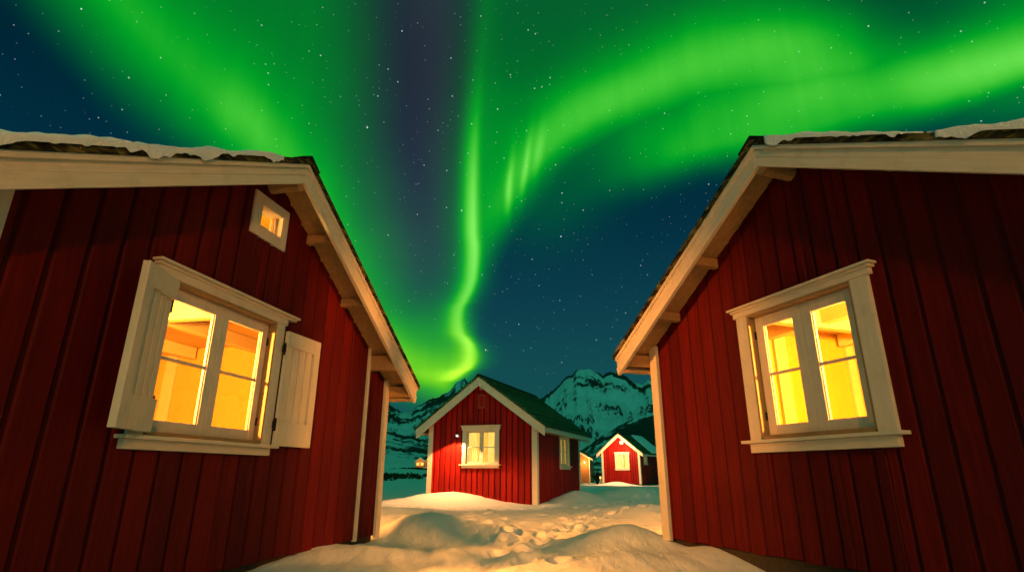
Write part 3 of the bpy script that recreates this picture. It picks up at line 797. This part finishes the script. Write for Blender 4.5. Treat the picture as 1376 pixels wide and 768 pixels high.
# rooms behind the near windows
def room(root, x0, x1, y0, y1, z0, z1, wx, beams, posts):
    m = MB()
    m.box(x0 - .05, x0, y0, y1, z0, z1); m.box(x1, x1 + .05, y0, y1, z0, z1); m.box(x0, x1, y1, y1 + .05, z0, z1)
    # board joints on the back wall
    s = x0
    while s < x1 - .16: m.box(s + .004, s + .136, y1 - .016, y1 - .001, z0 + .1, z1 - .06); s += .14
    rm = m.build('room_wall', M['lining'], root)
    m = MB(); m.box(x0, x1, y0, y1, z1, z1 + .04)
    s = y0 + .02
    while s < y1 - .15: m.box(x0 + .01, x1 - .01, s + .003, s + .137, z1 - .016, z1 - .001); s += .14
    m.build('ceiling', M['ceil'], rm)
    m = MB(); m.box(x0, x1, y0, y1, z0 - .05, z0 - .001); m.build('floor', M['ceil'], rm)
    for b in beams:
        m = MB(); m.box(*b); m.build('beam', M['beam'], rm, .008)
    for b in posts:
        m = MB(); m.box(*b); m.build('post', M['beam'], rm, .006)
    return rm
room(lc, -5.55, -.9, .14, 4.9, .35, 2.62, 0,
     [(-5.5, -.95, 1.35, 1.47, 2.44, 2.60), (-5.5, -.95, 2.55, 2.67, 2.44, 2.60), (-3.05, -2.93, .2, 4.8, 2.40, 2.615)],
     [(-.945, -.901, 2.86, 3.04, .4, 2.60), (-.945, -.901, 1.28, 1.40, .4, 2.60), (-3.6, -3.5, 4.78, 4.87, .4, 2.5), (-2.9, -2.8, 4.78, 4.87, .4, 2.5)])
lamp('room_light', 'POINT', lc, (-4.52, .92, 2.05), WINDOW_W, WARM, .11)
lamp('attic_light', 'POINT', lc, (-3.9, .9, 3.12), 150, (1, .5, .12), .06)
# attic
m = MB(); m.box(-4.3, -2.1, 4.2, 4.25, 2.72, 3.5); m.box(-4.3, -2.1, .13, 4.25, 2.67, 2.715); m.build('attic_wall', M['lining'], lc)
m = MB()
for xe in (-4.5, -1.95):
    zc = lambda x: 3.952 - .5425 * abs(x + 3.2175) - .09
    A = [(-3.2175, .14, zc(-3.2175)), (xe, .14, zc(xe)), (xe, .14, zc(xe) - .03), (-3.2175, .14, zc(-3.2175) - .03)]
    m.prism(A, [(x, 4.2, z) for x, _, z in A])
m.build('attic_ceiling', M['ceil'], lc)

# snow on the near slope
def tf_left(x, y):
    edge = np.clip((y + .45) / .10, 0, 1)
    n = fbm(x * .9 + 2.2, y * .35 + 1, 3); n2 = fbm(x * 3.1, y * 2.0 + 4, 3)
    t = .050 + .085 * n + .03 * n2 + .028 * fbm(x * 7.0, y * 6.0, 3) - .10 * np.exp(-((x + 3.35) / .35) ** 2)
    t = t * (.5 + .5 * np.sqrt(edge))
    return np.clip(t, -.01, .3)
roof_snow(lroof, -3.2175, 3.954, .5425, -6.26, -3.36, -.450, 5.8, .055, tf_left, nx=150, ny=60, dropf=lambda x: np.clip(.025 + .13 * fbm(x * 2.1 + 3, x * 0 + 1.7, 3) + .05 * fbm(x * 9, x * 0 + .3, 3), 0, .072))

# ------------------------------------------------------------------ right cabin
RROT = math.atan2(-math.cos(-.3539), -math.sin(-.3539))
rcab, rroof, rtop = near_cabin('red_cabin', (1.8231, 7.1088, 0), RROT,
    'dark red cabin on the right with one bare cream framed window and no shutters', -.06, 4.95, 5.2, .195, 2.449, 3.86, .568, -.275, 5.25, .40,
    .2035, .030, -.014, [(1.68, 2.87, 1.225, 2.41)], 31, .123 - .2035)
make_window(rcab, PF, (1.68, 2.87, 1.225, 2.41), (1.54, 3.03), (1.475, 3.105), 2.512, 2.415, (1.48, 3.095), 1.200, (1.545, 3.03), 1.09, stile=.105)
purlin(rcab, 2.449, 3.86 - .05 - .165, .15, .17, -.354, .02, round_=True)
for x, w_ in ((1.30, .09), (.55, .09)): purlin(rcab, x, k_at(x, 2.449, 3.86, .568) - .10, w_, .10, -.354, .02)
for x in (3.4, 4.3): purlin(rcab, x, k_at(x, 2.449, 3.86, .568) - .10, .09, .10, -.354, .02)
purlin(rcab, -.125, k_at(-.125, 2.449, 3.86, .568) - .14, .10, .15, -.352, 5.4)
zf = k_at(-.21, 2.449, 3.86, .568)
mb = MB(); mb.box(-.215, -.19, -.352, 5.5, zf - .235, zf - .06); mb.build('fascia', M['white_h'], rcab, .003)
mb = MB(); mb.box(-.191, -.06, -.352, 5.5, zf - .238, zf - .22); mb.build('soffit', M['pine'], rcab)
room(rcab, .7, 4.7, .14, 4.7, .45, 2.66, 0,
     [(.75, 4.65, 1.1, 1.22, 2.47, 2.645), (.75, 4.65, 2.3, 2.42, 2.47, 2.645), (1.45, 1.57, .2, 4.6, 2.43, 2.65)],
     [(.701, .745, 1.24, 1.42, .5, 2.64), (.701, .745, 2.44, 2.56, .5, 2.64)])
lamp('room_light', 'POINT', rcab, (3.42, .92, 2.06), WINDOW_W, WARM, .11)
def tf_right(x, y):
    edge = np.clip((y + .45) / .10, 0, 1)
    n = fbm(x * .8 + 12.2, y * .35 + 1, 3); n2 = fbm(x * 2.6, y * 2.0 + 14, 3)
    t = .026 + .115 * n + .04 * n2 + .028 * fbm(x * 6.5 + 3, y * 6.0, 3) + .018 * (x - 3.0)
    t = t * (.5 + .5 * np.sqrt(edge))
    return np.clip(t, -.01, .3)
roof_snow(rroof, 2.449, 3.862, .568, 2.62, 5.26, -.450, 5.6, .055, tf_right, nx=150, ny=60, dropf=lambda x: np.clip(.015 + .13 * fbm(x * 1.9 + 8, x * 0 + 5.7, 3) + .05 * fbm(x * 9, x * 0 + 4.3, 3), 0, .072))
def tf_clump(x, y): return np.clip(.10 * np.exp(-((x - .02) / .10) ** 2 - ((y + .2) / .16) ** 2) - .008, -.01, .2)
roof_snow(rroof, 2.449, 3.862, .568, -.2, .3, -.40, .2, .055, tf_clump, nx=24, ny=24)

# lamps on the far side walls
def side_lamp(root, x, sg, y, z):
    m = MB(); m.box(*sorted((x + sg * .026, x + sg * .12)), y - .07, y + .07, z, z + .09); wl_ = m.build('wall_lamp', M['lampbox'], root, .01)
    m = MB(); m.box(*sorted((x + sg * .035, x + sg * .115)), y - .05, y + .05, z - .010, z - .001); m.build('lens', M['bulb'], wl_)
    lamp('side_lamp_light', 'SPOT', root, (x + sg * .30, y, z - .06), SIDE_LAMP_W, WARM, .06, spot_size=R(130), spot_blend=.10).rotation_euler = (0, R(-24 * sg), 0)
side_lamp(lc, 0.0, 1, 3.2, 1.95)
side_lamp(rcab, -.06, -1, 3.0, 1.95)

# ------------------------------------------------------------------ cabins farther off
def far_cabin(loc, a, label, w, depth, zb, za, k, side, ov, spacing, front_win, side_win, roof_mat, seed, gap=.03, bh=.28):
    """local x from -w to 0 along the front, y into the house"""
    root = empty('red_cabin', loc, -a); tag(root, label, 'cabin', 'red wooden cabins in the snow')
    xa = -w / 2; top = lambda s: za - k * abs(s - xa) - .045
    xl, xr = -w - side, side
    fo = (front_win[0] + .10, front_win[1] - .10, front_win[2] + .10, front_win[3] - .12)
    wall_boards(PF, -w, 0, zb, top, [fo], spacing, gap, breaks=(xa,), seed=seed).build('wall', [M['lamplit_red'], M['red_groove']], root)
    bk = lambda s, d, z: (s, depth + d, z)
    wall_boards(bk, -w, 0, zb, top, [], spacing, gap, breaks=(xa,), seed=seed + 1).build('wall', [M['lamplit_red'], M['red_groove']], root)
    tz = top(0) - .02
    so = (side_win[0] + .10, side_win[1] - .10, side_win[2] + .10, side_win[3] - .12)
    PSr = lambda s, d, z: (d, s, z); PSl = lambda s, d, z: (-w - d, s, z)
    wall_boards(PSr, .001, depth - .001, zb, lambda s: tz, [so], spacing * .8, gap, seed=seed + 2).build('wall', [M['lamplit_red'], M['red_groove']], root)
    wall_boards(PSl, .001, depth - .001, zb, lambda s: tz, [], spacing, gap, seed=seed + 3).build('wall', [M['lamplit_red'], M['red_groove']], root)
    f = MB(); f.box(-w + .05, -.05, .05, depth - .05, zb - .6, zb - .002); f.build('foundation', M['stone'], root)
    for (xc, yc) in ((-w, 0), (0, 0), (-w, depth), (0, depth)):
        mb = MB(); x_in = -1 if xc == 0 else 1; y_in = 1 if yc == 0 else -1
        mb.box(*sorted((xc + x_in * .13, xc - x_in * .04)), *sorted((yc - y_in * .04, yc - y_in * .0005)), zb - .02, tz + .05)
        mb.box(*sorted((xc, xc - x_in * .04)), *sorted((yc, yc + y_in * .13)), zb - .02, tz)
        mb.build('corner_board', M['white_far'], root, .004)
    roof = make_roof(root, xa, za + .002, k, xl - .03, xr + .03, -ov - .03, depth + ov + .03, .05, roof_mat, courses=14)
    rc = MB(); T = za + .05 / math.cos(math.atan(k)) + .03
    A = [(xa - .14, -ov - .04, T - .14 * k), (xa, -ov - .04, T + .02), (xa + .14, -ov - .04, T - .14 * k), (xa, -ov - .04, T - .015)]
    rc.prism(A, [(x, depth + ov + .04, z) for x, _, z in A]); rc.build('ridge_cap', M['tar'], roof)
    for yb in (-ov, depth + ov - .045):
        for xe in (xl, xr): barge(root, xa, za, k, xe, yb, bh, mat=M['white_far'], strip=False)
    for sy0, sy1 in ((-ov + .046, -.001), (depth + .001, depth + ov - .046)):
        sf = MB()
        for xe in (xl, xr):
            A = [(xa, sy0, za - .003), (xe, sy0, za - k * abs(xe - xa) - .003), (xe, sy0, za - k * abs(xe - xa) - .043), (xa, sy0, za - .043)]
            sf.prism(A, [(x, sy1, z) for x, _, z in A])
        sf.build('soffit', M['pine'], root)
    for xe in (xl, xr):
        sg = 1 if xe > xa else -1; ze = za - k * abs(xe - xa)
        mb = MB(); mb.box(*sorted((xe - sg * .012, xe - sg * .042)), -ov + .047, depth + ov - .047, ze - .15, ze - .004 + .0)
        mb.build('fascia', M['white_far'], root)
        mb = MB(); mb.box(*sorted((xe - sg * .043, (0 if sg > 0 else -w) + sg * .04)), -ov + .05, depth + ov - .05, ze - .135, ze - .115); mb.build('soffit', M['pine'], root)
    def win(P, o, cas):
        return make_window(root, P, o, (cas[0], cas[1]), (cas[0] - .06, cas[1] + .06), cas[3] + .03, o[3] + .01, (cas[0] - .07, cas[1] + .07), cas[2] + .105, (cas[0], cas[1]), cas[2],
                           stile=.055, bottom=.06, top=.05, hinge=False, wv=M['white_far'], wh=M['white_far'])
    w1 = win(PF, fo, front_win); w2 = win(PSr, so, side_win)
    for P, o, win_ in ((PF, fo, w1), (PSr, so, w2)):
        m = MB(); m.box(o[0] - .1, o[1] + .1, -.62, -.60, o[2] - .1, o[3] + .1, P=P); m.build('lit_room', M['lit_room'], win_)
        # curtains: pleated cloth on both sides
        for s_a, s_b in ((o[0], o[0] + (o[1] - o[0]) * .34), (o[1] - (o[1] - o[0]) * .34, o[1])):
            c_ = MB(); n = 22; pts = [(s_a + (s_b - s_a) * i / n, -.17 + .022 * math.sin(i * 1.7)) for i in range(n + 1)]
            A = [P(s, d, o[2]) for s, d in pts] + [P(s, d - .006, o[2]) for s, d in reversed(pts)]
            B = [P(s, d, o[3]) for s, d in pts] + [P(s, d - .006, o[3]) for s, d in reversed(pts)]
            c_.prism(A, B); c_.build('curtain', M['curtain'], win_)
    return root, roof, xa, top
mc, mroof, mxa, mtop = far_cabin((.759, 18.022, 0), .368, 'lamplit red middle cabin with green roof and a small white lamp beside its window',
    3.706, 5.134, -.02, 3.874, .722, .393, .298, .196, (-2.50, -1.22, 1.05, 2.33), (2.42, 3.68, 1.03, 2.24), M['roof'], 60)
# gable vent, ridge end knob
m = MB(); m.box(-1.965, -1.735, .0, .045, 2.90, 3.33, P=PF); v_ = m.build('vent_hatch', M['louvre'], mc, .004)
m = MB(); m.box(-1.93, -1.77, .0455, .055, 2.94, 3.29, P=PF); m.build('hatch_panel', M['lamplit_red'], v_)
m = MB(); m.box(-1.90, -1.80, .0, .10, 3.50, 3.58, P=PF); m.build('ridge_block', M['pine'], mc, .01)
# wall lamp
m = MB(); m.box(-2.715, -2.615, .026, .11, 2.02, 2.08, P=PF); m.box(-2.695, -2.635, .02, .09, 2.08, 2.10, P=PF); wl = m.build('wall_lamp', M['lampbox'], mc, .01)
m = MB(); m.box(-2.705, -2.625, .111, .116, 2.03, 2.07, P=PF); m.box(-2.70, -2.63, .035, .105, 2.012, 2.0195, P=PF); m.build('lens', M['bulb'], wl)
sp = lamp('wall_lamp_light', 'SPOT', mc, (-2.665, -.50, 2.03), WALL_LAMP_W, (1.0, .44, .14), .05, spot_size=R(124), spot_blend=.12)
sp.rotation_euler = (R(4), R(0), 0)

fc, froof, fxa, ftop = far_cabin((10.2, 47.0, .12), .55, 'small lamplit red cabin farthest away with a round white lamp under its gable',
    3.2, 5.0, .0, 3.86, .80, .38, .3, .20, (-2.06, -.86, 1.02, 2.40), (.9, 1.75, 1.45, 2.2), M['roof'], 90, bh=.24)
m = MB(); n = 24; ctr = (-1.42, 3.18)
A = [(ctr[0] + .17 * math.cos(2 * math.pi * i / n), -.03, ctr[1] + .17 * math.sin(2 * math.pi * i / n)) for i in range(n)]
m.prism(A, [(x, -.09, z) for x, _, z in A]); rl = m.build('wall_lamp', M['lampbox'], fc, .01)
A = [(ctr[0] + .14 * math.cos(2 * math.pi * i / n), -.091, ctr[1] + .14 * math.sin(2 * math.pi * i / n)) for i in range(n)]
m = MB(); m.prism(A, [(ctr[0] + (x - ctr[0]) * .7, -.12, ctr[1] + (z - ctr[1]) * .7) for x, _, z in A]); m.build('lens', M['round_bulb'], rl)
lamp('gable_lamp_light', 'SPOT', fc, (-1.42, -1.7, 2.9), FAR_LAMP_W, (1.0, .50, .20), .12, spot_size=R(150), spot_blend=.3).rotation_euler = (R(55), 0, 0)
def tf_far(x, y): return np.clip((.09 + .03 * fbm(x * 2, y * 2, 3)) * np.clip((y - 2.2 + .25 * (x + .2) + .12 * fbm(x * 3, y * 3, 3)) / .2, 0, 1), -.01, .3)
roof_snow(froof, fxa, 3.862, .80, fxa + .1, .36, -.2, 5.2, .07, tf_far, nx=30, ny=50)

# orange-lit hut behind
def hut(loc, a, label, w, d, zb, zr, k, name='wooden_hut', lit=True):
    root = empty(name, loc, -a); tag(root, label, 'hut')
    xa = -w / 2; top = lambda s: zr - k * abs(s - xa) - .03
    wall_boards(PF, -w, 0, zb, top, [], .16, .015, breaks=(xa,), seed=5).build('wall', [M['orange_wood'], M['pine']], root)
    for P in ((lambda s, dd, z: (dd, s, z)), (lambda s, dd, z: (-w - dd, s, z))):
        wall_boards(P, .001, d, zb, lambda s: top(0) - .01, [], .16, .015, seed=6).build('wall', [M['orange_wood'], M['pine']], root)
    wall_boards(lambda s, dd, z: (s, d + dd, z), -w, 0, zb, top, [], .16, .015, breaks=(xa,), seed=8).build('wall', [M['orange_wood'], M['pine']], root)
    rf = make_roof(root, xa, zr, k, -w - .35, .35, -.35, d + .3, .06, M['roof'], courses=8)
    for xe in (-w - .33, .33): barge(root, xa, zr, k, xe, -.36, .16, mat=M['white_far'], strip=False)
    for xc in (-.10, -w): 
        m = MB(); m.box(xc, xc + .10, -.04, -.001, zb, top(-w) - .02); m.build('corner_board', M['white_far'], root)
    m = MB(); m.box(-w * .5 - .45, -w * .5 + .45, -.035, -.001, zb + .02, zb + 1.85); dr = m.build('door', M['pine'], root)
    m = MB(); m.box(-w * .5 + .30, -w * .5 + .38, -.06, -.036, zb + .9, zb + 1.0); m.build('handle', M['iron'], dr)
    m = MB(); m.box(-.55, -.41, -.14, -.03, zb + 1.75, zb + 1.95); ll = m.build('wall_lamp', M['lampbox'], root, .01)
    m = MB(); m.box(-.54, -.42, -.148, -.141, zb + 1.77, zb + 1.93); m.build('lens', M['bulb'], ll)
    lamp('hut_light', 'POINT', root, (-.48, -.7, zb + 1.8), HUT_LAMP_W, (1, .48, .14), .08)
    return root
hut((7.55, 57.0, .15), .25, 'small orange lit wooden hut half hidden behind the middle cabin', 2.6, 3.0, -.1, 2.95, .55)

# ------------------------------------------------------------------ bushes, posts, distant homes
def m_twig():
    m, t, N, L, b = new_mat('dark_twigs'); setin(b, .9, .1, (.035, .028, .016)); return m
M['twig'] = m_twig()
def m_leaf():
    m, t, N, L, b = new_mat('dry_leaves')
    geo = N.new('ShaderNodeNewGeometry'); r = ramp(N, [(0, (.02, .022, .010)), (1, (.075, .055, .022))]); L.new(geo.outputs['Random Per Island'], r.inputs[0])
    L.new(r.outputs[0], b.inputs['Base Color']); setin(b, .9, .1); return m
M['leaf'] = m_leaf()
def stick(mb, p, q, r0, r1):
    p, q = Vector(p), Vector(q); d = (q - p).normalized(); u = d.orthogonal().normalized(); v = d.cross(u)
    A = [p + (u * math.cos(t) + v * math.sin(t)) * r0 for t in (0, 2.1, 4.2)]; B = [q + (u * math.cos(t) + v * math.sin(t)) * r1 for t in (0, 2.1, 4.2)]
    mb.prism(A, B)
def bush(loc, h, wd, label, seed, leaves=260):
    rnd = random.Random(seed); root = empty('bush', loc); tag(root, label, 'bush', 'bushes by the far cabins')
    s = MB(); l = MB(); tips = []
    for i in range(16):
        a = rnd.uniform(0, 6.28); tip = Vector((math.cos(a) * wd * rnd.uniform(.2, 1), math.sin(a) * wd * rnd.uniform(.2, 1), h * rnd.uniform(.5, 1)))
        mid = tip * .5 + Vector((rnd.uniform(-.1, .1), rnd.uniform(-.1, .1), h * .12))
        stick(s, (0, 0, -.1), mid, .022, .015); stick(s, mid, tip, .015, .005)
        for _ in range(3):
            t2 = mid.lerp(tip, rnd.uniform(.2, .9)); e = t2 + Vector((rnd.uniform(-.3, .3), rnd.uniform(-.3, .3), rnd.uniform(.05, .35))) * wd
            stick(s, t2, e, .009, .004); tips += [t2, e]
    for _ in range(leaves):
        c = rnd.choice(tips) + Vector((rnd.gauss(0, .09), rnd.gauss(0, .09), rnd.gauss(0, .09))) * wd
        u = Vector((rnd.gauss(0, 1), rnd.gauss(0, 1), rnd.gauss(0, 1))).normalized(); v = u.orthogonal().normalized(); q_ = .05
        i = len(l.v); l.v += [tuple(c + u * q_), tuple(c + v * q_ * .6), tuple(c - u * q_), tuple(c - v * q_ * .6)]; l.f.append((i, i + 1, i + 2, i + 3)); l.m.append(0)
    s.build('stems', M['twig'], root); l.build('leaves', M['leaf'], root)
    return root
def gh(x, y): return float(ground_h(np.array([float(x)]), np.array([float(y)]))[0])
for i, (x, y, h, wd, lb) in enumerate([
        (7.35, 51.0, 1.15, .55, 'dark leafless bush just left of the far cabin, tallest of the three'),
        (8.05, 51.5, .95, .45, 'low dark bush touching the corner of the far cabin'),
        (7.75, 54.0, 1.05, .6, 'dark round bush in front of the orange hut corner')]):
    bush((x, y, gh(x, y)), h, wd, lb, 40 + i)
# small lit post lamp by the hut
p0 = (7.25, 48.6, gh(7.25, 48.6)); t = empty('lantern_post', p0); tag(t, 'short glowing lantern post standing in snow by the dark bushes', 'lantern')
m = MB(); m.box(-.05, .05, -.05, .05, -.2, .42); m.build('post', M['pine'], t)
m = MB(); m.box(-.07, .07, -.07, .07, .42, .62); m.build('lantern', m_lit('lantern_glow', (1, .5, .1), (1, .65, .2), 1.0), t)
m = MB(); m.box(-.09, .09, -.09, .09, .621, .66); m.build('cap', M['iron'], t)

# lamp on a pole added behind the camera, warm fill for the near walls
sl = empty('fill_lamp', (2.4, -8.0, 0)); tag(sl, 'tall warm fill lamp on a pole, added out of view behind the camera', 'fill lamp')
m = MB(); n = 12
A = [(.06 * math.cos(2 * math.pi * i / n), .06 * math.sin(2 * math.pi * i / n), -.3) for i in range(n)]
m.prism(A, [(x * .6, y * .6, 4.6) for x, y, _ in A]); m.build('pole', M['iron'], sl)
m = MB(); m.box(-.16, .16, -.16, .16, 5.0, 5.06); m.prism([(-.2, -.2, 5.06), (.2, -.2, 5.06), (.2, .2, 5.06), (-.2, .2, 5.06)], [(-.03, -.03, 5.22), (.03, -.03, 5.22), (.03, .03, 5.22), (-.03, .03, 5.22)]); m.build('cap', M['iron'], sl)
m = MB(); m.box(-.08, .08, -.08, .08, 4.601, 4.70); m.build('lamp_head', M['iron'], sl)
lamp('fill_lamp_light', 'POINT', sl, (0, 0, 4.86), FILL_LAMP_W, WARM, .40)

# homes on the far shore, lights on
def home(loc, rz, w, d, h, label, seed):
    root = empty('shore_house', loc, rz); tag(root, label, 'house', 'lit houses on the far shore')
    m = MB(); m.box(-w / 2, w / 2, 0, d, -2, h); A = [(-w / 2, .01, h), (w / 2, .01, h), (0, .01, h + w * .35)]; m.prism(A, [(x, d - .01, z) for x, _, z in A]); m.build('wall', M['orange_wood'], root)
    m = MB()
    for sg in (-1, 1):
        A = [(0, -.4, h + w * .35 + .05), (sg * (w / 2 + .4), -.4, h - .25), (sg * (w / 2 + .4), -.4, h - .05), (0, -.4, h + w * .35 + .3)]
        m.prism(A, [(x, d + .4, z) for x, _, z in A])
    m.build('roof', M['roof_snow'], root)
    for x in (-w * .25, w * .22):
        m = MB(); m.box(x - .6, x + .6, -.08, -.01, h * .35, h * .35 + 1.3); m.build('window', M['lit_room'], root)
    lamp('porch_light', 'POINT', root, (0, -1.6, h * .8), 220, (1, .6, .2), .2)
home((-43.5, 282, gh(-43.5, 282) + .2), .1, 4.6, 6, 2.6, 'tiny lit house on the dark far shore, left of the pair', 1)
home((-39.0, 288, gh(-39.0, 288) + .2), -.15, 5.2, 6, 2.8, 'tiny lit house on the dark far shore, nearer the middle cabin', 2)

# dark scrub on the low shore hills, too many stems to count
rnd = random.Random(77); sc = MB()
patches = []
for _ in range(34):
    a = R(rnd.uniform(-34, -2)) if rnd.random() < .75 else R(rnd.uniform(5, 26)); r0 = rnd.choice([rnd.uniform(68, 95), rnd.uniform(120, 160), rnd.uniform(200, 250)])
    patches.append((r0 * math.sin(a), r0 * math.cos(a), rnd.uniform(2, 5) * r0 / 90, rnd.uniform(.5, 1.4) * r0 / 70))
PX, PY, PH = [], [], []
for (px, py, wx, wy) in patches:
    for _ in range(int(30 * wx * wy / 9)):
        PX.append(px + rnd.gauss(0, wx * .55)); PY.append(py + rnd.gauss(0, wy)); PH.append(rnd.uniform(.25, .9))
PZ = ground_h(np.array(PX), np.array(PY))
for x, y, z, h in zip(PX, PY, PZ, PH):
    for _ in range(7):
        c = Vector((x + rnd.gauss(0, .4), y + rnd.gauss(0, .4), z + h * rnd.uniform(.05, .9)))
        u = Vector((rnd.gauss(0, 1), rnd.gauss(0, 1), rnd.gauss(0, 1))).normalized() * .30; v = u.orthogonal().normalized() * .2
        i = len(sc.v); sc.v += [tuple(c + u), tuple(c + v), tuple(c - u), tuple(c - v)]; sc.f.append((i, i + 1, i + 2, i + 3)); sc.m.append(0)
so_ = sc.build('shore_scrub', M['leaf'], None)
tag(so_, 'dark low scrub in streaks across the snowy far shore', 'scrub', kind='stuff')
